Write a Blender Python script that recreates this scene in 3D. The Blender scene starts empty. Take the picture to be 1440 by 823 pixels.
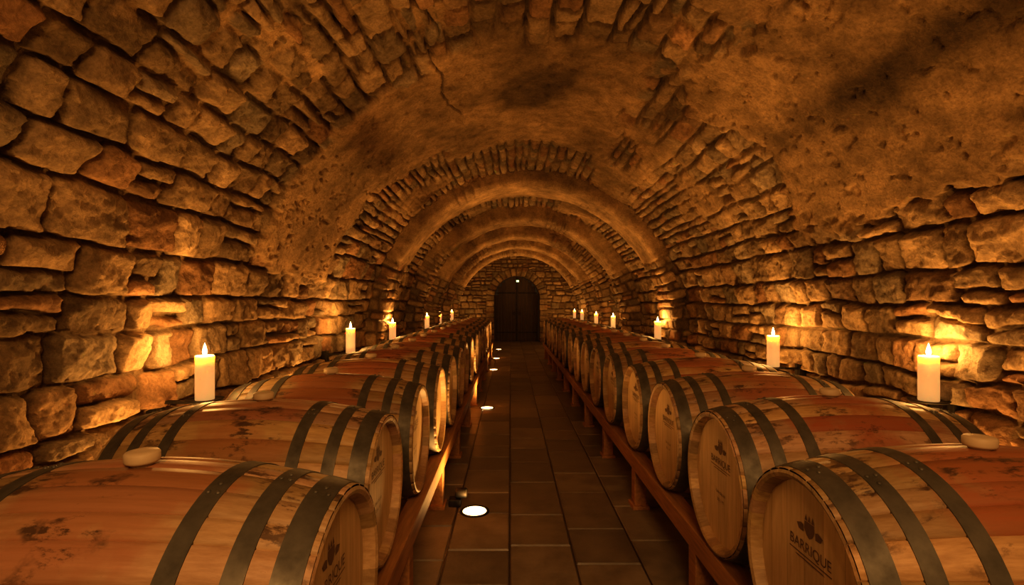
import bpy, math, numpy as np
from mathutils import Vector, Matrix
rng = np.random.default_rng(7)
S = bpy.context.scene
S.view_settings.view_transform = 'Standard'
try: S.view_settings.look = 'Medium High Contrast'
except Exception as e: print('LOOK', e)
S.view_settings.exposure = 0.08

CX, R, SP = 0.22, 2.15, 1.0       # vault centre x, radius, springing height
LEN0, LEN1 = -2.5, 17.8

# ------------------------------------------------------------ noise
TAB = np.random.default_rng(1).random((512, 512))
def vn(x, y, sd=0):
    x = x + sd * 17.31 + 1000; y = y + sd * 9.77 + 1000
    ix = np.floor(x).astype(np.int64); iy = np.floor(y).astype(np.int64)
    fx = x - ix; fy = y - iy
    fx = fx * fx * fx * (fx * (fx * 6 - 15) + 10); fy = fy * fy * fy * (fy * (fy * 6 - 15) + 10)
    a = TAB[ix & 511, iy & 511]; b = TAB[(ix + 1) & 511, iy & 511]
    c = TAB[ix & 511, (iy + 1) & 511]; d = TAB[(ix + 1) & 511, (iy + 1) & 511]
    return (a * (1 - fx) + b * fx) * (1 - fy) + (c * (1 - fx) + d * fx) * fy
def fbm(x, y, o=4, sd=0):
    r = 0; a = .5; t = 0
    for i in range(o):
        r = r + a * vn(x * 2 ** i, y * 2 ** i, sd + i * 3); t += a; a *= .5
    return r / t - .5
def sm(a, b, x):
    t = np.clip((x - a) / (b - a), 0, 1); return t * t * (3 - 2 * t)

# ------------------------------------------------------------ masonry heightfield
def masonry(u, v, hfun, lfun, sd, warp=.03, gap=.012, rad=.04, soft=.03, split=.25):
    """u along course, v across courses -> profile 0..1, rand1, rand2, tilt"""
    r = np.random.default_rng(sd)
    us = u + warp * 1.6 * fbm(u * 3.1, v * 3.1, 3, sd) + warp * .5 * fbm(u * 17, v * 17, 2, sd + 5)
    vs = v + warp * 2 * fbm(u * 2.3, v * 3.3, 3, sd + 9) + warp * .5 * fbm(u * 17, v * 17, 2, sd + 15)
    vmin, vmax = v.min() - .3, v.max() + .3
    b = [vmin]
    while b[-1] < vmax: b.append(b[-1] + hfun(b[-1], r))
    b = np.array(b)
    ci = np.clip(np.searchsorted(b, vs) - 1, 0, len(b) - 2)
    E = np.zeros_like(u); r1 = np.zeros_like(u); r2 = np.zeros_like(u); T = np.zeros_like(u)
    umin, umax = u.min() - .6, u.max() + .6
    for c in range(len(b) - 1):
        m = ci == c
        if not m.any(): continue
        hgt = b[c + 1] - b[c]
        lb = [umin - r.random() * .4]
        while lb[-1] < umax: lb.append(lb[-1] + lfun(b[c], r) * (0.75 + 1.2 * hgt))
        lb = np.array(lb); n = len(lb)
        k1 = r.random(n); k2 = r.random(n); k3 = r.random(n); sp = r.random(n); sf = .35 + .3 * r.random(n)
        sl = r.uniform(-.35, .35, n)
        uu = us[m]; vv = vs[m]
        uu = uu + (vv - (b[c] + b[c + 1]) / 2) * .18 * math.sin(c * 2.7)
        si = np.clip(np.searchsorted(lb, uu) - 1, 0, n - 2)
        L = lb[si]; Rr = lb[si + 1]
        lo = np.full(uu.shape, b[c]); hi = np.full(uu.shape, b[c + 1])
        ss = (sp[si] < split) & (hgt > .1)
        mid = lo + (hi - lo) * sf[si] + (uu - (L + Rr) / 2) * sl[si] * .3
        up = ss & (vv > mid); dn = ss & ~up
        lo = np.where(up, mid, lo); hi = np.where(dn, mid, hi)
        a = np.minimum(uu - L, Rr - uu) - gap * (.5 + k3[si]); d = np.minimum(vv - lo, hi - vv) - gap * (.4 + .8 * k2[si])
        rr = np.minimum(rad * (0.4 + 1.0 * k1[si]), .5 * np.minimum(hi - lo, Rr - L))
        qa = np.clip(rr - a, 0, None); qd = np.clip(rr - d, 0, None)
        e = np.where((qa > 0) & (qd > 0), rr - np.sqrt(qa * qa + qd * qd), np.minimum(a, d))
        E[m] = e
        kk = np.where(up, np.mod(k1[si] + .37, 1), k1[si])
        r1[m] = kk; r2[m] = np.where(up, np.mod(k2[si] + .61, 1), k2[si])
        T[m] = ((uu - (L + Rr) / 2) * (k2[si] - .5) + (vv - (lo + hi) / 2) * (k3[si] - .5) * 1.5)
    P = sm(-.004, soft, E)
    return P, r1, r2, T, E

# ------------------------------------------------------------ mesh helpers
def new_obj(name, me, parent=None, loc=None):
    o = bpy.data.objects.new(name, me); S.collection.objects.link(o)
    if parent: o.parent = parent
    if loc is not None: o.location = loc
    return o
def grid_mesh(name, P, col, mat, keep=None, flip=False):
    ny, nx = P.shape[:2]
    idx = np.arange(ny * nx).reshape(ny, nx)
    f = np.stack([idx[:-1, :-1], idx[:-1, 1:], idx[1:, 1:], idx[1:, :-1]], -1).reshape(-1, 4)
    if keep is not None: f = f[keep.reshape(-1)]
    if flip: f = f[:, ::-1]
    me = bpy.data.meshes.new(name)
    me.vertices.add(ny * nx); me.vertices.foreach_set('co', P.reshape(-1).astype(np.float32))
    me.loops.add(len(f) * 4); me.loops.foreach_set('vertex_index', f.reshape(-1).astype(np.int32))
    me.polygons.add(len(f)); me.polygons.foreach_set('loop_start', np.arange(len(f), dtype=np.int32) * 4)
    me.update(calc_edges=True)
    me.polygons.foreach_set('use_smooth', np.ones(len(f), dtype=bool))
    ca = me.color_attributes.new('Col', 'FLOAT_COLOR', 'POINT')
    c4 = np.ones((ny * nx, 4), dtype=np.float32); c4[:, :3] = col.reshape(-1, 3)
    ca.data.foreach_set('color', c4.reshape(-1))
    me.materials.append(mat); me.validate()
    return me

class MB:
    """simple mesh builder with materials + colour"""
    def __init__(s): s.v = []; s.f = []; s.m = []; s.c = []; s.sm = []
    def add(s, vs, fs, mat=0, col=(1, 1, 1), smooth=False):
        o = len(s.v); s.v += [tuple(p) for p in vs]; s.c += [tuple(col)] * len(vs)
        for f in fs: s.f.append([i + o for i in f]); s.m.append(mat); s.sm.append(smooth)
    def box(s, x0, x1, y0, y1, z0, z1, mat=0, col=(1, 1, 1), bv=0.0):
        if bv <= 0:
            v = [(x, y, z) for x in (x0, x1) for y in (y0, y1) for z in (z0, z1)]
            s.add(v, [(0, 1, 3, 2), (4, 6, 7, 5), (0, 4, 5, 1), (2, 3, 7, 6), (0, 2, 6, 4), (1, 5, 7, 3)], mat, col); return
        import bmesh
        bm = bmesh.new(); bmesh.ops.create_cube(bm, size=1)
        for q in bm.verts: q.co = Vector(((x0 + x1) / 2 + q.co.x * (x1 - x0), (y0 + y1) / 2 + q.co.y * (y1 - y0), (z0 + z1) / 2 + q.co.z * (z1 - z0)))
        bmesh.ops.bevel(bm, geom=bm.edges[:], offset=bv, segments=2, profile=.5, affect='EDGES')
        bm.verts.index_update()
        s.add([q.co[:] for q in bm.verts], [[q.index for q in f.verts] for f in bm.faces], mat, col); bm.free()
    def rev(s, prof, n=32, axis='Z', org=(0, 0, 0), mat=0, col=(1, 1, 1), smooth=True, close=False):
        vs = []; fs = []
        for (r, h) in prof:
            for i in range(n):
                a = 2 * math.pi * i / n
                if axis == 'Z': p = (r * math.cos(a), r * math.sin(a), h)
                elif axis == 'X': p = (h, r * math.cos(a), r * math.sin(a))
                else: p = (r * math.sin(a), h, r * math.cos(a))
                vs.append((p[0] + org[0], p[1] + org[1], p[2] + org[2]))
        for j in range(len(prof) - 1):
            for i in range(n):
                k = (i + 1) % n
                fs.append((j * n + i, j * n + k, (j + 1) * n + k, (j + 1) * n + i))
        if close:
            fs.append(tuple(range(n - 1, -1, -1))); fs.append(tuple((len(prof) - 1) * n + i for i in range(n)))
        s.add(vs, fs, mat, col, smooth)
    def mesh(s, name, mats):
        me = bpy.data.meshes.new(name); me.from_pydata(s.v, [], s.f)
        for m in mats: me.materials.append(m)
        me.polygons.foreach_set('material_index', s.m); me.polygons.foreach_set('use_smooth', s.sm)
        ca = me.color_attributes.new('Col', 'FLOAT_COLOR', 'POINT')
        c4 = np.ones((len(s.v), 4), dtype=np.float32); c4[:, :3] = np.array(s.c)
        ca.data.foreach_set('color', c4.reshape(-1)); me.update()
        import bmesh
        bm = bmesh.new(); bm.from_mesh(me); bmesh.ops.recalc_face_normals(bm, faces=bm.faces[:]); bm.to_mesh(me); bm.free()
        return me

# ------------------------------------------------------------ material helpers
class N:
    def __init__(s, name):
        s.m = bpy.data.materials.new(name); s.m.use_nodes = True; s.t = s.m.node_tree
        s.b = s.t.nodes['Principled BSDF']; s.out = s.t.nodes['Material Output']
    def n(s, typ, **k):
        q = s.t.nodes.new(typ)
        for a, v in k.items(): setattr(q, a, v)
        return q
    def l(s, a, b): s.t.links.new(a, b)
    def noise(s, vec, scale, det=4, rough=.55):
        q = s.n('ShaderNodeTexNoise'); q.inputs['Scale'].default_value = scale
        q.inputs['Detail'].default_value = det; q.inputs['Roughness'].default_value = rough
        s.l(vec, q.inputs['Vector']); return q.outputs['Fac']
    def ramp(s, f, a, b, c0=0, c1=1):
        q = s.n('ShaderNodeMapRange'); q.inputs[1].default_value = a; q.inputs[2].default_value = b
        q.inputs[3].default_value = c0; q.inputs[4].default_value = c1; s.l(f, q.inputs[0]); return q.outputs[0]
    def math(s, op, a, b=None):
        q = s.n('ShaderNodeMath', operation=op)
        for i, x in enumerate((a, b)):
            if x is None: continue
            if isinstance(x, (int, float)): q.inputs[i].default_value = x
            else: s.l(x, q.inputs[i])
        return q.outputs[0]
    def mix(s, f, a, b, mode='MIX'):
        q = s.n('ShaderNodeMix', data_type='RGBA', blend_type=mode)
        for i, x in ((0, f), (6, a), (7, b)):
            if isinstance(x, (int, float)): q.inputs[i].default_value = x
            elif isinstance(x, tuple): q.inputs[i].default_value = (*x, 1)
            else: s.l(x, q.inputs[i])
        return q.outputs[2]
    def attr(s, nm='Col'):
        return s.n('ShaderNodeAttribute', attribute_name=nm).outputs['Color']
    def obj(s): return s.n('ShaderNodeTexCoord').outputs['Object']
    def scale(s, vec, sc):
        q = s.n('ShaderNodeMapping'); q.inputs['Scale'].default_value = sc; s.l(vec, q.inputs['Vector']); return q.outputs[0]
    def bump(s, h, st, dist):
        q = s.n('ShaderNodeBump'); q.inputs['Strength'].default_value = st; q.inputs['Distance'].default_value = dist
        s.l(h, q.inputs['Height']); s.l(q.outputs[0], s.b.inputs['Normal'])
    def set(s, **k):
        for a, v in k.items():
            a = a.replace('_', ' ')
            if isinstance(v, tuple): v = (*v, 1)
            s.b.inputs[a].default_value = v

def stone_mat():
    k = N('rough_stone'); o = k.obj(); c = k.attr()
    n1 = k.noise(o, 9, 6, .65); n2 = k.noise(o, 60, 5, .7); n3 = k.noise(o, 2.2, 4)
    f = k.math('MULTIPLY', k.ramp(n1, .3, .7, .60, 1.34), k.ramp(n3, .3, .7, .75, 1.2))
    f = k.math('MULTIPLY', f, k.ramp(n2, .3, .7, .66, 1.28))
    mx = k.n('ShaderNodeVectorMath', operation='SCALE'); k.l(c, mx.inputs[0]); k.l(f, mx.inputs['Scale'])
    k.l(mx.outputs[0], k.b.inputs['Base Color'])
    h = k.math('ADD', k.math('MULTIPLY', n1, .45), k.math('MULTIPLY', n2, .5))
    k.bump(h, .9, .025); k.set(Roughness=.9); k.b.inputs['Specular IOR Level'].default_value = .2
    return k.m
M_STONE = stone_mat()

def floor_mat():
    k = N('slate_paving'); o = k.obj(); c = k.attr()
    n1 = k.noise(o, 5, 6, .6); n2 = k.noise(o, 40, 4, .6)
    mx = k.n('ShaderNodeVectorMath', operation='SCALE'); k.l(c, mx.inputs[0]); k.l(k.ramp(n1, .3, .7, .6, 1.25), mx.inputs['Scale'])
    k.l(mx.outputs[0], k.b.inputs['Base Color'])
    k.l(k.ramp(n1, .3, .7, .30, .55), k.b.inputs['Roughness'])
    k.bump(k.math('ADD', k.math('MULTIPLY', n1, .7), k.math('MULTIPLY', n2, .2)), .5, .01)
    return k.m
M_FLOOR = floor_mat()

def barrel_wood():
    k = N('oak_staves'); o = k.obj(); c = k.attr()
    rnd = k.n('ShaderNodeObjectInfo').outputs['Random']
    cmb = k.n('ShaderNodeCombineXYZ'); k.l(k.math('MULTIPLY', rnd, 37.0), cmb.inputs[0]); k.l(k.math('MULTIPLY', rnd, 11.0), cmb.inputs[1])
    ad = k.n('ShaderNodeVectorMath', operation='ADD'); k.l(o, ad.inputs[0]); k.l(cmb.outputs[0], ad.inputs[1]); ov = ad.outputs[0]
    grain = k.noise(k.scale(ov, (3, 60, 60)), 1.6, 5, .6)
    blot = k.noise(ov, 5.5, 5, .6); blot2 = k.noise(k.scale(ov, (1, 3.0, 1.0)), 7, 8, .74)
    sb = k.n('ShaderNodeSeparateColor'); k.l(c, sb.inputs[0])      # per-stave value
    base = k.mix(k.ramp(grain, .3, .7), (.38, .255, .14), (.56, .41, .25))
    base = k.mix(1.0, base, c, 'MULTIPLY')
    sep = k.n('ShaderNodeSeparateXYZ'); k.l(o, sep.inputs[0])
    ax = k.math('ABSOLUTE', sep.outputs[0])
    e = k.math('ADD', ax, k.math('MULTIPLY', k.math('SUBTRACT', blot, .5), .55))
    e = k.math('ADD', e, k.math('MULTIPLY', k.math('SUBTRACT', sb.outputs[0], .82), .34))
    st = k.ramp(e, .23, .10, 0, 1)
    st = k.math('MULTIPLY', st, k.ramp(sep.outputs[2], .08, .26, .1, 1))
    st = k.math('MULTIPLY', st, k.ramp(rnd, 0, 1, .5, .92))
    st = k.math('MULTIPLY', st, k.ramp(grain, .3, .65, .7, 1))
    base = k.mix(st, base, (.33, .085, .032))
    dk = k.ramp(blot2, .52, .58, 0, .9)
    dk = k.math('MULTIPLY', dk, k.ramp(blot, .46, .54))
    dk = k.math('MULTIPLY', dk, k.ramp(sep.outputs[2], .05, .28, .1, 1))
    base = k.mix(dk, base, (.055, .03, .02))
    k.l(base, k.b.inputs['Base Color'])
    k.set(Roughness=.52); k.bump(grain, .25, .004)
    return k.m
def head_wood():
    k = N('oak_head'); o = k.obj()
    sep = k.n('ShaderNodeSeparateXYZ'); k.l(o, sep.inputs[0])
    t = k.math('MULTIPLY', k.math('ADD', sep.outputs[1], .4), 1 / .085)
    fl = k.math('FLOOR', t); fr = k.math('FRACT', t)
    wn = k.n('ShaderNodeTexWhiteNoise', noise_dimensions='1D'); k.l(fl, wn.inputs['W'])
    grain = k.noise(k.scale(o, (30, 30, 3)), 2, 5, .6)
    base = k.mix(k.ramp(grain, .3, .7), (.54, .38, .20), (.72, .53, .31))
    v = k.ramp(wn.outputs['Value'], 0, 1, .85, 1.06)
    mx = k.n('ShaderNodeVectorMath', operation='SCALE'); k.l(base, mx.inputs[0]); k.l(v, mx.inputs['Scale'])
    gapm = k.math('LESS_THAN', fr, .018)
    col = k.mix(gapm, mx.outputs[0], (.25, .15, .08))
    k.l(col, k.b.inputs['Base Color']); k.set(Roughness=.55); k.bump(grain, .2, .003)
    return k.m
def metal(name, c, r, m=.85):
    k = N(name); o = k.obj(); n1 = k.noise(o, 14, 5, .6)
    k.l(k.mix(k.ramp(n1, .35, .7), c, tuple(x * .5 for x in c)), k.b.inputs['Base Color'])
    k.l(k.ramp(n1, .3, .7, r, r + .2), k.b.inputs['Roughness']); k.set(Metallic=m); return k.m
def plain(name, c, r=.6, sc=12, dark=.6, coords=None, bump=.2):
    k = N(name); o = k.obj()
    if coords: o = k.scale(o, coords)
    n1 = k.noise(o, sc, 5, .6)
    k.l(k.mix(k.ramp(n1, .3, .7), tuple(x * dark for x in c), c), k.b.inputs['Base Color'])
    k.set(Roughness=r); k.bump(n1, bump, .005); return k.m
M_WOOD = barrel_wood(); M_HEAD = head_wood(); M_HOOP = metal('steel_hoop', (.14, .135, .12), .45, .45)
M_BUNG = plain('silicone_bung', (.62, .50, .34), .55, 8, .9)
M_STAMP = plain('burnt_stamp', (.15, .085, .05), .8)
M_RAIL = plain('pine_rail', (.52, .26, .10), .6, 3, .55, (20, 1.5, 20))
M_IRON = metal('wrought_iron', (.05, .045, .04), .5, .7)
M_DOOR = plain('old_oak_door', (.085, .052, .03), .65, 4, .5, (14, 14, 1))
def wax():
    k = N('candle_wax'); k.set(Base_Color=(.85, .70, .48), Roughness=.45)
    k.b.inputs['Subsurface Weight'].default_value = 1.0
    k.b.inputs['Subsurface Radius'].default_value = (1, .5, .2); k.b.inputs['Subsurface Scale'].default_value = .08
    k.b.inputs['Emission Color'].default_value = (1, .50, .17, 1); k.b.inputs['Emission Strength'].default_value = .42  # even emission stands in for flame light glowing through the wax
    return k.m
M_WAX = wax()
def emit(name, c, s, add=False):
    k = N(name); e = k.n('ShaderNodeEmission'); e.inputs[0].default_value = (*c, 1); e.inputs[1].default_value = s
    if add:
        tr = k.n('ShaderNodeBsdfTransparent'); a = k.n('ShaderNodeAddShader')
        k.l(e.outputs[0], a.inputs[0]); k.l(tr.outputs[0], a.inputs[1]); k.l(a.outputs[0], k.out.inputs[0])
    else: k.l(e.outputs[0], k.out.inputs[0])
    return k.m
M_FLAME = emit('candle_flame', (1, .60, .22), 12, True)
M_LENS = emit('uplight_lens', (1, .62, .25), 8)
M_EXIT = emit('exit_lamp', (.75, 1, .35), 2.2)

# ------------------------------------------------------------ vault shell
def stone_colour(P, r1, r2, rough, sd=0):
    a = np.array([.20, .14, .08]); b = np.array([.47, .325, .18]); c = np.array([.29, .14, .065]); mor = np.array([.23, .155, .085])
    g = np.array([.24, .20, .14])
    t = r1[..., None]
    col = a * (1 - t) + b * t
    red = (sm(.78, .9, r2))[..., None]
    col = col * (1 - .6 * red) + c * .6 * red
    gr = (1 - sm(.15, .3, r2))[..., None]
    col = col * (1 - .6 * gr) + g * .6 * gr
    col = col * (.75 + .45 * ((r2 * 7.3) % 1)[..., None])
    p = sm(.15, .7, P)[..., None]
    return mor * .7 * (1 - p) + col * p

def s_pos(s, y, h):
    th = np.clip((s - SP) / R, 0, math.pi)
    X = CX - R * np.cos(th); Z = SP + R * np.sin(th)
    Z = np.where(s < SP, s, Z); STOT = 2 * SP + math.pi * R
    Z = np.where(s > STOT - SP, STOT - s, Z)
    return np.stack([X + h * np.cos(th), y, Z - h * np.sin(th)], -1)
STOT = 2 * SP + math.pi * R; SC = STOT / 2

def plaster_mask(s, d):
    """s measured from crown, + = right"""
    q = s - SC
    w = .26 * fbm(q * 1.3, d * 1.3, 4, 31) * 2; w2 = .12 * fbm(q * 7, d * 7, 3, 41) * 2
    dd = d + w + w2; qq = q + w * .7 + w2
    left = sm(3.4, 3.46, dd) * (1 - sm(4.9, 5.0, dd)) * sm(-2.75, -2.68, qq) * (1 - sm(-.2, .1, qq))
    crown = sm(3.1, 3.3, dd) * (1 - sm(5.3, 5.6, dd)) * sm(-.9, -.8, qq) * (1 - sm(.7, .8, qq))
    right = (1 - sm(3.55, 3.62, dd - .25 * sm(1.8, 2.6, qq))) * sm(1.15, 1.22, qq + (dd - 2.4) * .15) * (1 - sm(2.42, 2.47, qq - .3 * w))
    top = sm(.12, .17, fbm(q * 1.1, d * .8, 3, 77)) * sm(-2.0, -1.6, q) * (1 - sm(1.9, 2.2, q)) * .9
    frn = (1 - sm(2.6, 2.7, dd)) * sm(-.7, -.6, qq) * (1 - sm(1.0, 1.1, qq)) * .85
    return np.maximum.reduce([left, crown, right, top, frn])

ys = list(np.arange(LEN0, .9, .06)); y = .9
while y < LEN1 + .02:
    ys.append(y); y += max(.0080, .0034 * y)
ys = np.array(ys)
ss = np.arange(0, STOT + .005, .0090); ss[-1] = STOT
Sg, Yg = np.meshgrid(ss, ys)
def hf(v, r):
    q = abs(v - SC)
    if q > 2.2: return r.uniform(.14, .25)
    if q > 1.9: return r.uniform(.12, .20)
    return r.uniform(.11, .21)
def lf(v, r):
    q = abs(v - SC)
    if q > 2.2: return r.uniform(.15, .37)
    return r.uniform(.14, .36)
q = Sg - SC
P, r1, r2, T, E = masonry(Yg, Sg, hf, lf, 19, warp=.034, gap=.010, rad=.024, soft=.012, split=.2)
P2, a1, a2, T2, E2 = masonry(Yg, Sg, lambda v, r: r.uniform(.06, .115), lambda v, r: r.uniform(.13, .30), 12, warp=.026, gap=.007, rad=.022, soft=.012, split=0)
fine = (Yg + .3 * fbm(Yg, Sg, 3, 17) > 4.9) & (np.abs(q) < 2.15)
P = np.where(fine, P2, P); r1 = np.where(fine, a1, r1); r2 = np.where(fine, a2, r2); T = np.where(fine, T2, T); E = np.where(fine, E2, E)
wallness = sm(1.9, 2.4, np.abs(q))
ro = fbm(Yg * 9, Sg * 9, 4, 3); ro2 = fbm(Yg * 34, Sg * 34, 3, 8)
rid = np.abs(fbm(Yg * 5 + r1 * 9, Sg * 5 + r2 * 7, 3, 6))
mort = .010 * fbm(Yg * 18, Sg * 18, 3, 13) + .002
dome = sm(0, .05, E) * .010
Hs = P * (.050 + .034 * r1 + T * .24 + .044 * ro + .022 * ro2 - .06 * rid + dome) + mort * (1 - P)
# mortar flush: random stones buried under the render coat on the vault, some joints filled
fl = sm(.02, .10, fbm(Yg * 1.4, Sg * 1.4, 3, 55)) * (.6 - .35 * wallness)
coat = sm(-.10, .02, fbm(Yg * .9, Sg * .9, 3, 57)) * (1 - sm(1.5, 2.1, np.abs(q))) * (1 - sm(3.3, 3.7, Yg) * .65)
mlev = .048 + .035 * fbm(Yg * 2.5, Sg * 2.5, 4, 58) + .014 * ro + .006 * ro2
Hs = Hs * (1 - fl) + np.maximum(Hs, .030 + .014 * ro + .006 * ro2) * fl
bur = Hs < mlev
openj = sm(-.02, .04, fbm(Yg * 5, Sg * 5, 3, 59))      # places where joints stay open
Hc = np.where(bur, mlev * (1 - openj) + Hs * openj, Hs)
Hs = Hs * (1 - coat) + Hc * coat
cov = coat * bur * (1 - openj)
pm = plaster_mask(Sg, Yg)
Hp = .085 + .050 * fbm(Yg * 1.6, Sg * 1.6, 4, 21) + .016 * fbm(Yg * 9, Sg * 9, 4, 22) - .014 * sm(.16, .22, fbm(Yg * 14, Sg * 14, 3, 24)) \
    + .006 * ro2
H = Hs * (1 - pm) + Hp * pm
crk = np.abs(q + .72 + .10 * fbm(Yg * 4, Yg * 0, 4, 91) * 2) + .002
cm = (1 - sm(.005, .014, crk)) * sm(2.6, 2.8, Yg) * (1 - sm(4.8, 5.1, Yg)) * sm(-.25, .1, fbm(Yg * 3, Sg * 3, 2, 97))
H = H - .035 * cm
H += .05 * fbm(Yg * .45, Sg * .5, 2, 61)
H = np.clip(H, -.05, .19)
col = stone_colour(np.maximum(P * (1 - fl * .3), fl * .75), r1, r2, ro)
pc = np.array([.39, .255, .13]) * (1 + .8 * fbm(Yg * 1.2, Sg * 1.7, 4, 71) + .6 * fbm(Yg * 6, Sg * 6, 3, 72))[..., None]
m_ = np.maximum(pm, cov * .85)
col = col * (1 - m_[..., None]) + pc * m_[..., None]
soot = np.exp(-(((q + .02) / .36) ** 2 + ((Yg - 3.9) / .40) ** 2)) * 1.2 * (0.6 + 1.6 * np.clip(fbm(Yg * 3, Sg * 3, 4, 73) + .3, 0, 1))
strk = np.exp(-((q - 1.75) / .15) ** 2) * (1 - sm(3.2, 3.5, Yg)) * .65 * (.4 + 1.3 * np.clip(fbm(Yg * 3, Sg * 3, 4, 79) + .4, 0, 1))
smoke = .28 * sm(-.02, .2, fbm(Yg * .7, Sg * .9, 4, 83)) * (1 - wallness)
col = col * (1 - np.clip(np.maximum.reduce([soot, strk, smoke, cm * .5]), 0, .68))[..., None]
pos = s_pos(Sg, Yg, H)
iL = int(1.55 / .0090); iR = len(ss) - 1 - iL
for nm, a, b in (('wall_left', 0, iL), ('ceiling', iL, iR), ('wall_right', iR, len(ss) - 1)):
    new_obj(nm, grid_mesh(nm, pos[:, a:b + 1], col[:, a:b + 1], M_STONE))
del pos

# ------------------------------------------------------------ arches (ribs)
def rib(y0, W, p, sd, half=2.15):
    sa = np.arange(0, STOT + .005, .014); sa[-1] = STOT
    D = p + .04; tot = D * 2 + W
    wa = np.arange(0, tot + .001, .012); wa[-1] = tot
    w, s = np.meshgrid(wa, sa, indexing='xy')
    Pm, a1, a2, Tm, _ = masonry(w, s, lambda v, r: r.uniform(.10, .2) if abs(v - SC) > 2.4 else r.uniform(.09, .14),
                                lambda v, r: r.uniform(.15, .34), sd, warp=.02, gap=.008, rad=.03, soft=.02, split=.15)
    pl = (.5 + .5 * sm(-.1, .1, fbm(w * 1.3, s * 1.1, 3, sd + 4) + .06)) * (1 - sm(2.25, 2.4, np.abs(s - SC)))
    h = Pm * (.03 + .03 * a1 + .02 * fbm(w * 12, s * 12, 3, sd)) * (1 - pl) + pl * (.045 + .03 * fbm(w * 5, s * 5, 3, sd))
    off = np.where(w < D, w - .04, np.where(w < D + W, p, p - (w - D - W)))
    yy = np.where(w < D, 0, np.where(w < D + W, w - D, W))
    na = sm(D - .025, D + .025, w); nb = sm(D + W - .025, D + W + .025, w)
    ny = -(1 - na) + nb; ni = np.clip(na - nb, 0, 1)
    ln = np.sqrt(ny ** 2 + ni ** 2) + 1e-6; ny /= ln; ni /= ln
    cr = np.exp(-((w - D) / .018) ** 2) + np.exp(-((w - D - W) / .018) ** 2)
    h = h - cr * .012
    Pp = s_pos(s, y0 + yy + ny * h, off + ni * h)
    cl = stone_colour(Pm, a1, a2, 0)
    pcc = np.array([.43, .285, .15]) * (1 + .9 * fbm(w * 3, s * 3, 3, sd + 8))[..., None]
    cl = cl * (1 - pl[..., None]) + pcc * pl[..., None]
    new_obj('stone_arch', grid_mesh('stone_arch', Pp, cl, M_STONE, flip=True))
for i, (y0, W, p) in enumerate(((6.6, .65, .20), (9.0, .5, .28), (11.0, .45, .31), (13.0, .45, .31), (15.0, .45, .31))):
    rib(y0, W, p, 100 + i * 7)

# ------------------------------------------------------------ end walls
DW, DS = .80, 1.52
def end_wall(name, yy, face, door):
    xs = np.arange(CX - R - .15, CX + R + .16, .02); zs = np.arange(-.02, SP + R + .16, .02)
    X, Z = np.meshgrid(xs, zs)
    Pm, a1, a2, Tm, _ = masonry(X, Z, lambda v, r: r.uniform(.12, .24), lambda v, r: r.uniform(.15, .38), 201, warp=.03, gap=.01, rad=.04, soft=.03)
    keep = None
    if door:
        dx = X - CX; dz = np.clip(Z - DS, 0, None)
        rad = np.sqrt(dx ** 2 + dz ** 2)
        ring = np.where(rad < DW + .28, 1, 0)
        arc = np.where(Z > DS, np.arctan2(Z - DS, dx), np.where(dx < 0, 3.14 + (DS - Z), -(DS - Z)))
        fr = np.mod(arc * 5, 1); e = np.minimum(fr, 1 - fr)
        Pr = sm(0.02, .14, e) * (1 - sm(DW + .25, DW + .285, rad))
        rid_ = np.mod(np.floor(arc * 5) * .618, 1)
        Pm = np.where(ring > .5, Pr, Pm); a1 = np.where(ring > .5, rid_, a1)
        cx = (X[:-1, :-1] + X[1:, 1:]) / 2 - CX; cz = (Z[:-1, :-1] + Z[1:, 1:]) / 2
        keep = ~((np.abs(cx) < DW) & ((cz < DS) | (np.hypot(cx, cz - DS) < DW)))
    h = Pm * (.03 + .03 * a1 + .03 * fbm(X * 9, Z * 9, 3, 5))
    Pp = np.stack([X, yy - face * h, Z], -1)
    new_obj(name, grid_mesh(name, Pp, stone_colour(Pm, a1, a2, 0), M_STONE, keep, flip=(face < 0)))
end_wall('wall_back', LEN1, 1, True)
end_wall('wall_front', LEN0, -1, False)
# jamb
b = MB(); outl = [(-DW, 0)] + [(-DW, DS)] + [(-DW * math.cos(a), DS + DW * math.sin(a)) for a in np.linspace(0, math.pi, 30)[1:-1]] + [(DW, DS), (DW, 0)]
vs = []; fs = []
for (x, z) in outl:
    vs += [(CX + x * 1.02, LEN1 - .05, z * 1.005), (CX + x * .99, LEN1 + .45, z)]
for i in range(len(outl) - 1): fs.append((2 * i, 2 * i + 1, 2 * i + 3, 2 * i + 2))
b.add(vs, fs, 0, (.2, .12, .06))
new_obj('trim_door_jamb', b.mesh('trim_door_jamb', [M_STONE]))
# door
dr = bpy.data.objects.new('door_1', None); S.collection.objects.link(dr); dr.location = (CX, LEN1 + .3, 0)
b = MB()
n = 13
for i in range(n):
    x0 = -.775 + i * (1.55 / n); x1 = x0 + 1.55 / n - .008; xm = max(abs(x0), abs(x1))
    top = DS + math.sqrt(max(.0, .785 ** 2 - xm ** 2))
    b.box(x0, x1, rng.uniform(0, .006), .05, .01, top, 0, (1, 1, 1), .004)
new_obj('planks', b.mesh('planks', [M_DOOR]), dr)
b = MB()
for sx in (-1, 1):
    for z in (.3, 1.7):
        xa, xb = sorted((sx * .05, sx * .72)); b.box(xa, xb, -.008, 0, z, z + .045, 0)
    b.rev([(.035, -.03), (.045, -.04), (.05, -.03), (.045, -.02), (.035, -.03)], 20, 'Y', (sx * .09, 0, 1.0))
b.box(-.02, .02, -.02, 0, .02, 2.28)
new_obj('ironwork', b.mesh('ironwork', [M_IRON]), dr)
b = MB(); b.box(-.06, .06, -.05, 0, 0, .09, 0, bv=.006); b.box(-.045, .045, -.056, -.05, .012, .078, 1)
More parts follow.
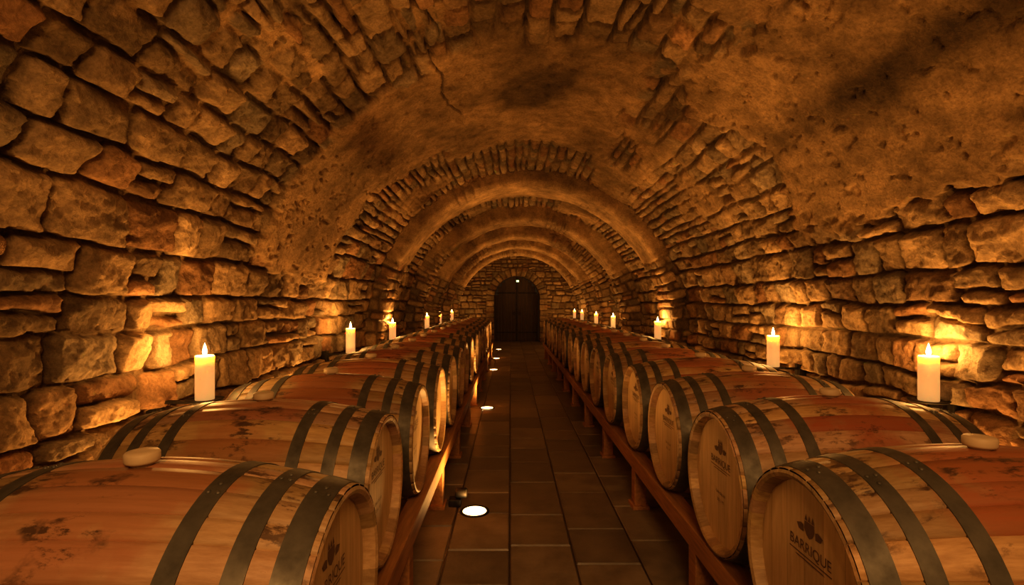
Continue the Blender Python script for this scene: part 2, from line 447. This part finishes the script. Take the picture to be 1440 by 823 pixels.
new_obj('exit_sign', b.mesh('exit_sign', [M_IRON, M_EXIT]), loc=(CX + .03, LEN1 + .28, 2.10))

# ------------------------------------------------------------ floor
b = MB(); tw = .355
b.add([(CX - R - .1, LEN0 - .1, -.008), (CX + R + .1, LEN0 - .1, -.008), (CX + R + .1, LEN1 + .5, -.008), (CX - R - .1, LEN1 + .5, -.008)], [(0, 1, 2, 3)], 0, (.04, .028, .018))
x = -2.49
while x < CX + R:
    y = LEN0 - rng.random() * .4
    while y < LEN1 + .45:
        L = rng.choice([.36, .42, .5, .6]); c = .75 + .55 * rng.random()
        g = .0045; x0, x1, y0, y1 = x + g, x + tw - g, y + g, y + L - g; z = rng.uniform(-.0015, .0015); e = .006
        b.add([(x0, y0, -.008), (x1, y0, -.008), (x1, y1, -.008), (x0, y1, -.008), (x0 + e, y0 + e, z), (x1 - e, y0 + e, z), (x1 - e, y1 - e, z), (x0 + e, y1 - e, z)],
              [(4, 5, 6, 7), (0, 1, 5, 4), (1, 2, 6, 5), (2, 3, 7, 6), (3, 0, 4, 7)], 0, (.22 * c, .185 * c, .145 * c))
        y += L
    x += tw
new_obj('floor', b.mesh('floor', [M_FLOOR]))

# ------------------------------------------------------------ barrels
HL = .49; RB = .350; RE = .285
def prof(x): return RB - (RB - RE) * (abs(x) / HL) ** 2.0
def text_faces(txt, size):
    cu = bpy.data.curves.new('t', 'FONT'); cu.body = txt; cu.size = size; cu.align_x = 'CENTER'; cu.extrude = 0
    o = bpy.data.objects.new('t', cu); S.collection.objects.link(o)
    bpy.context.view_layer.update()
    me = bpy.data.meshes.new_from_object(o.evaluated_get(bpy.context.evaluated_depsgraph_get()))
    v = [q.co[:] for q in me.vertices]; f = [list(p.vertices) for p in me.polygons]
    bpy.data.objects.remove(o); bpy.data.meshes.remove(me); return v, f
def barrel_mesh(seed):
    r = np.random.default_rng(seed); b = MB()
    ns = 28; wd = r.uniform(.75, 1.25, ns); wd = wd / wd.sum() * 2 * math.pi; st = np.concatenate([[0], np.cumsum(wd)]) + r.random()
    xs = np.linspace(-HL, HL, 27)
    for i in range(ns):
        a0, a1 = st[i], st[i + 1]
        angs = [a0, a0 + .010, a0 + (a1 - a0) * .35, a0 + (a1 - a0) * .65, a1 - .010, a1]; dr_ = [-.005, 0, .0008, .0008, 0, -.005]
        c = r.uniform(.58, 1.12); cc = (c, c * r.uniform(.88, 1.0), c * r.uniform(.75, 1.0))
        vs = []; fs = []
        for x in xs:
            for a, dd in zip(angs, dr_):
                q = prof(x) + dd; vs.append((x, q * math.cos(a), q * math.sin(a)))
        for j in range(len(xs) - 1):
            for k in range(5): fs.append((j * 6 + k, j * 6 + k + 1, (j + 1) * 6 + k + 1, (j + 1) * 6 + k))
        b.add(vs, fs, 0, cc, True)
        for sx in (-1, 1):
            vs = []; fs = []
            for (q, x) in ((RE - .0035, HL), (RE - .012, HL + .003), (RE - .022, HL - .002), (RE - .030, HL - .03), (RE - .031, HL - .045)):
                for a in (a0, (a0 + a1) / 2, a1): vs.append((sx * x, q * math.cos(a), q * math.sin(a)))
            for j in range(4):
                for k in range(2): fs.append((j * 3 + k, j * 3 + k + 1, j * 3 + 3 + k + 1, j * 3 + 3 + k))
            b.add(vs, fs, 0, cc)
    for sx in (-1, 1):
        n = 56; xx = sx * (HL - .036); rr = RE - .029
        b.add([(xx, rr * math.cos(2 * math.pi * i / n), rr * math.sin(2 * math.pi * i / n)) for i in range(n)], [tuple(range(n))], 1)
        for (xc, w) in ((.448, .058), (.352, .042), (.232, .042)):
            t = .0035; pr = []
            for k in range(5):
                x = xc - w / 2 + w * k / 4; pr.append((prof(x) + t, sx * x))
            pr = [(prof(xc - w / 2) - .002, sx * (xc - w / 2))] + pr + [(prof(xc + w / 2) - .002, sx * (xc + w / 2))]
            b.rev(pr[:2], 72, 'X', mat=2); b.rev(pr[1:-1], 72, 'X', mat=2); b.rev(pr[-2:], 72, 'X', mat=2)
            aa = r.uniform(1.2, 1.9)
            for (da, ds) in ((0, -.25), (0, .25), (.09, 0)):
                a = aa + da; x = xc + ds * w; q = prof(x) + t
                o = Vector((sx * x, q * math.cos(a), q * math.sin(a)))
                nrm = Vector((0, math.cos(a), math.sin(a))); tx = Vector((1, 0, 0)); ty = nrm.cross(tx)
                vs = []
                for (rr_, hh) in ((.006, 0), (.005, .0025), (.002, .004)):
                    for i in range(8): vs.append(o + tx * rr_ * math.cos(i * math.pi / 4) + ty * rr_ * math.sin(i * math.pi / 4) + nrm * hh)
                fs = [(j * 8 + i, j * 8 + (i + 1) % 8, j * 8 + 8 + (i + 1) % 8, j * 8 + 8 + i) for j in range(2) for i in range(8)] + [tuple(range(16, 24))]
                b.add(vs, fs, 2, smooth=True)
    b.rev([(.024, RB - .01), (.026, RB + .005), (.036, RB + .007), (.0375, RB + .012), (.0375, RB + .028), (.034, RB + .032), (.012, RB + .033), (.0005, RB + .033)], 28, 'Z', mat=3)
    hx = -(HL - .036) - .0012
    def put(v, f, oy, oz):
        b.add([(hx, -(p[0] + oy), p[1] + oz) for p in v], f, 4)
    v, f = text_faces('BARRIQUE', .040); put(v, f, 0, .065)
    v, f = text_faces('OAK CELLAR', .016); put(v, f, 0, -.055)
    v, f = text_faces('225 L  MT', .016); put(v, f, 0, -.085)
    for (w0, w1, z0, z1) in ((.095, .095, .052, .055), (.07, .055, .042, .045)):
        put([(-w0, z0, 0), (w0, z0, 0), (w1, z1, 0), (-w1, z1, 0)], [(0, 1, 2, 3)], 0, 0)
    sc = .75; oz = .042
    def cr(l): return [(x * sc, z * sc + oz, 0) for x, z in l]
    put(cr([(-.028, .145), (-.03, .118), (-.018, .098), (0, .088), (.018, .098), (.03, .118), (.028, .145)]), [(0, 1, 2, 3, 4, 5, 6)], 0, 0)
    for k in (-.02, 0, .02): put(cr([(k - .008, .148), (k + .008, .148), (k, .172)]), [(0, 1, 2)], 0, 0)
    for sx in (-1, 1): put(cr([(sx * .036, .10), (sx * .065, .102), (sx * .078, .120), (sx * .05, .130), (sx * .036, .125)]), [(0, 1, 2, 3, 4)], 0, 0)
    return b.mesh('wine_barrel', [M_WOOD, M_HEAD, M_HOOP, M_BUNG, M_STAMP])
BM = [barrel_mesh(i) for i in (3, 14, 25, 36)]
ZC = .66
NB = 16
for i in range(NB):
    xl = -.885 if i == 0 else -.975 + rng.uniform(-.012, .012)
    o = new_obj('wine_barrel', BM[i % 4], loc=(xl, (1.225 if i == 0 else 1.27 + .748 * i), ZC)); o.rotation_euler = (rng.uniform(-.04, .04), 0, math.pi + rng.uniform(-.012, .012))
    xr = 1.25 if i == 0 else (1.32 if i == 1 else 1.335 + rng.uniform(-.012, .012))
    o = new_obj('wine_barrel', BM[(i * 3 + 2) % 4], loc=(xr, 1.35 + .745 * i, ZC)); o.rotation_euler = (rng.uniform(-.04, .04), 0, rng.uniform(-.012, .012))

# ------------------------------------------------------------ racks
def rack(xf, xb, y0, y1, ph):
    b = MB(); zt = .358
    for (a, c) in (xf, xb):
        b.box(a, c, y0, y1, zt - .10, zt, 0, bv=.005)
        y = ph
        while y < y1:
            b.box(a + .004, c - .004, y - .045, y + .045, .0, zt - .10, 0, bv=.004)
            b.box(a - .012, c + .012, y - .07, y + .07, .0, .025, 0, bv=.003)
            y += 1.13
    y = ph
    while y < y1:
        xa = min(xf[1], xb[1]); xc = max(xf[0], xb[0]); b.box(xa, xc, y - .03, y + .03, .18, .24, 0, bv=.004); y += 1.13
    new_obj('barrel_rack', b.mesh('barrel_rack', [M_RAIL]))
rack((-.545, -.455), (-1.44, -1.35), .8, 13.1, 1.22)
rack((.835, .925), (1.72, 1.81), .8, 13.1, 1.22)

# ------------------------------------------------------------ candles with iron brackets
CL = (1.0, .475, .12)
def light(name, typ, loc, e, col=CL, rad=.03, **k):
    l = bpy.data.lights.new(name, typ); l.energy = e; l.color = col; l.shadow_soft_size = rad
    for a, v in k.items(): setattr(l, a, v)
    o = bpy.data.objects.new(name, l); S.collection.objects.link(o); o.location = loc; return o
def candle(x, y, side, hh=.245, r=.046, e=8.5):
    p = bpy.data.objects.new('pillar_candle', None); S.collection.objects.link(p); p.location = (x, y, .884)
    b = MB()
    pr = [(r * .2, 0), (r * .97, 0), (r, .004)] + [(r * (1 - .004 * math.sin(k * 2.1)), .004 + (hh - .012) * k / 8) for k in range(1, 8)] + [(r, hh - .006), (r * .95, hh), (r * .86, hh - .001), (r * .75, hh - .010), (r * .3, hh - .013), (.0005, hh - .013)]
    b.rev(pr, 36, 'Z', mat=0)
    b.rev([(.0018, hh - .013), (.0016, hh + .006), (.0004, hh + .010)], 8, 'Z', mat=1)
    b.rev([(.0004, hh - .002), (.007, hh + .004), (.0115, hh + .014), (.0115, hh + .024), (.008, hh + .040), (.004, hh + .054), (.0004, hh + .066)], 16, 'Z', mat=2)
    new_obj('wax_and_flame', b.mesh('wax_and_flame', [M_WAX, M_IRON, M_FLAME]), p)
    b = MB()
    b.rev([(.0005, -.006), (.085, -.006), (.092, .004), (.089, .004), (.083, 0), (.0005, 0)], 36, 'Z')
    wx = (CX - R - x + .02) if side < 0 else (CX + R - x - .02)
    xa, xb = sorted((0, wx)); b.box(xa, xb, -.011, .011, -.022, -.006)
    xa, xb = sorted((wx, wx - side * .06)); b.box(xa, xb, -.035, .035, -.15, .02, bv=.003)
    n = 10
    for k in range(n):
        t0, t1 = k / n, (k + 1) / n
        x0 = wx * t0; x1 = wx * t1; z0 = -.02 - .11 * t0 ** 2; z1 = -.02 - .11 * t1 ** 2
        b.add([(x0, -.006, z0), (x0, .006, z0), (x0, .006, z0 - .012), (x0, -.006, z0 - .012), (x1, -.006, z1), (x1, .006, z1), (x1, .006, z1 - .012), (x1, -.006, z1 - .012)],
              [(0, 1, 5, 4), (1, 2, 6, 5), (2, 3, 7, 6), (3, 0, 4, 7)])
    new_obj('iron_bracket', b.mesh('iron_bracket', [M_IRON]), p)
    lo = light('flame_light', 'POINT', (0, 0, hh + .03), e, rad=.03); lo.parent = p
for (y) in (2.69, 5.14, 6.97, 9.84, 11.6, 14.0): candle(-1.62, y, -1, hh=.245 + rng.uniform(-.015, .01), e=11)
for (x, y) in ((2.19, 2.66), (2.10, 4.06), (2.02, 6.97), (2.04, 10.1), (2.04, 12.1), (2.04, 14.5), (2.04, 16.2)): candle(x, y, 1, hh=.245 + rng.uniform(-.015, .01), e=(8.5 if y < 3 else 11))

# ------------------------------------------------------------ recessed floor uplights
for (x, y) in ((-.24, 3.39), (-.31, 6.7), (-.35, 10.5), (-.35, 12.6), (-.35, 15.0)):
    b = MB(); b.rev([(.098, 0.0), (.098, .006), (.080, .007), (.078, .003)], 36, 'Z', mat=0); b.rev([(.079, .004), (.04, .007), (.0005, .008)], 36, 'Z', mat=1)
    new_obj('floor_uplight', b.mesh('floor_uplight', [M_IRON, M_LENS]), loc=(x, y, .001))
    l = light('uplight_beam', 'SPOT', (x, y, .03), 78, CL, .07, spot_size=math.radians(150), spot_blend=.9); l.rotation_euler = (math.pi, 0, 0)
# added fill lamps, hidden behind the barrels to brighten walls and vault
for sx, xw in ((-1, -1.60), (1, 2.02)):
    for i, (y, e) in enumerate(((.6, 32), (2.4, 72), (4.3, 95), (6.92, 110), (9.25, 110), (11.22, 110), (13.22, 110), (15.22, 110), (16.9, 70))):
        b = MB(); b.box(-.06, .06, -.06, .06, 0, .012); b.rev([(.02, .012), (.045, .03), (.05, .10), (.044, .10), (.04, .09), (.0005, .09)], 20, 'Z')
        new_obj('added_fill_lamp', b.mesh('added_fill_lamp', [M_IRON]), loc=(xw, y, .001))
        l = light('added_fill_beam', 'SPOT', (xw, y, .13), e, CL, .04, spot_size=math.radians(125), spot_blend=1.0)
        l.rotation_euler = (math.pi, math.radians(-sx * 10), 0)
# small spot fixture by the rack foot
b = MB(); b.box(-.035, .05, -.04, .04, 0, .05, bv=.006); b.rev([(.0005, -.02), (.03, -.02), (.034, -.01), (.034, .05), (.028, .06), (.0005, .06)], 20, 'X', (.03, 0, .085))
new_obj('spot_fixture', b.mesh('spot_fixture', [M_IRON]), loc=(-.39, 3.5, 0))

# unseen warm fill behind the viewpoint, added to light the barrels
a = light('added_front_fill', 'AREA', (.2, -.9, 2.7), 52, (1, .50, .16), .3); a.data.size = 1.0; a.rotation_euler = (math.radians(40), 0, 0)

# ------------------------------------------------------------ camera
cam = bpy.data.cameras.new('camera'); co = bpy.data.objects.new('camera', cam); S.collection.objects.link(co)
co.location = (0, 0, 1.40); co.rotation_euler = (math.pi / 2, 0, 0)
cam.sensor_width = 36; cam.lens = 36 * 714 / 1440; cam.shift_y = 13.5 / 1440; cam.shift_x = 2 / 1440; cam.clip_start = .02
S.camera = co
w = bpy.data.worlds.new('world'); S.world = w; w.use_nodes = True
w.node_tree.nodes['Background'].inputs[0].default_value = (.02, .01, .004, 1)
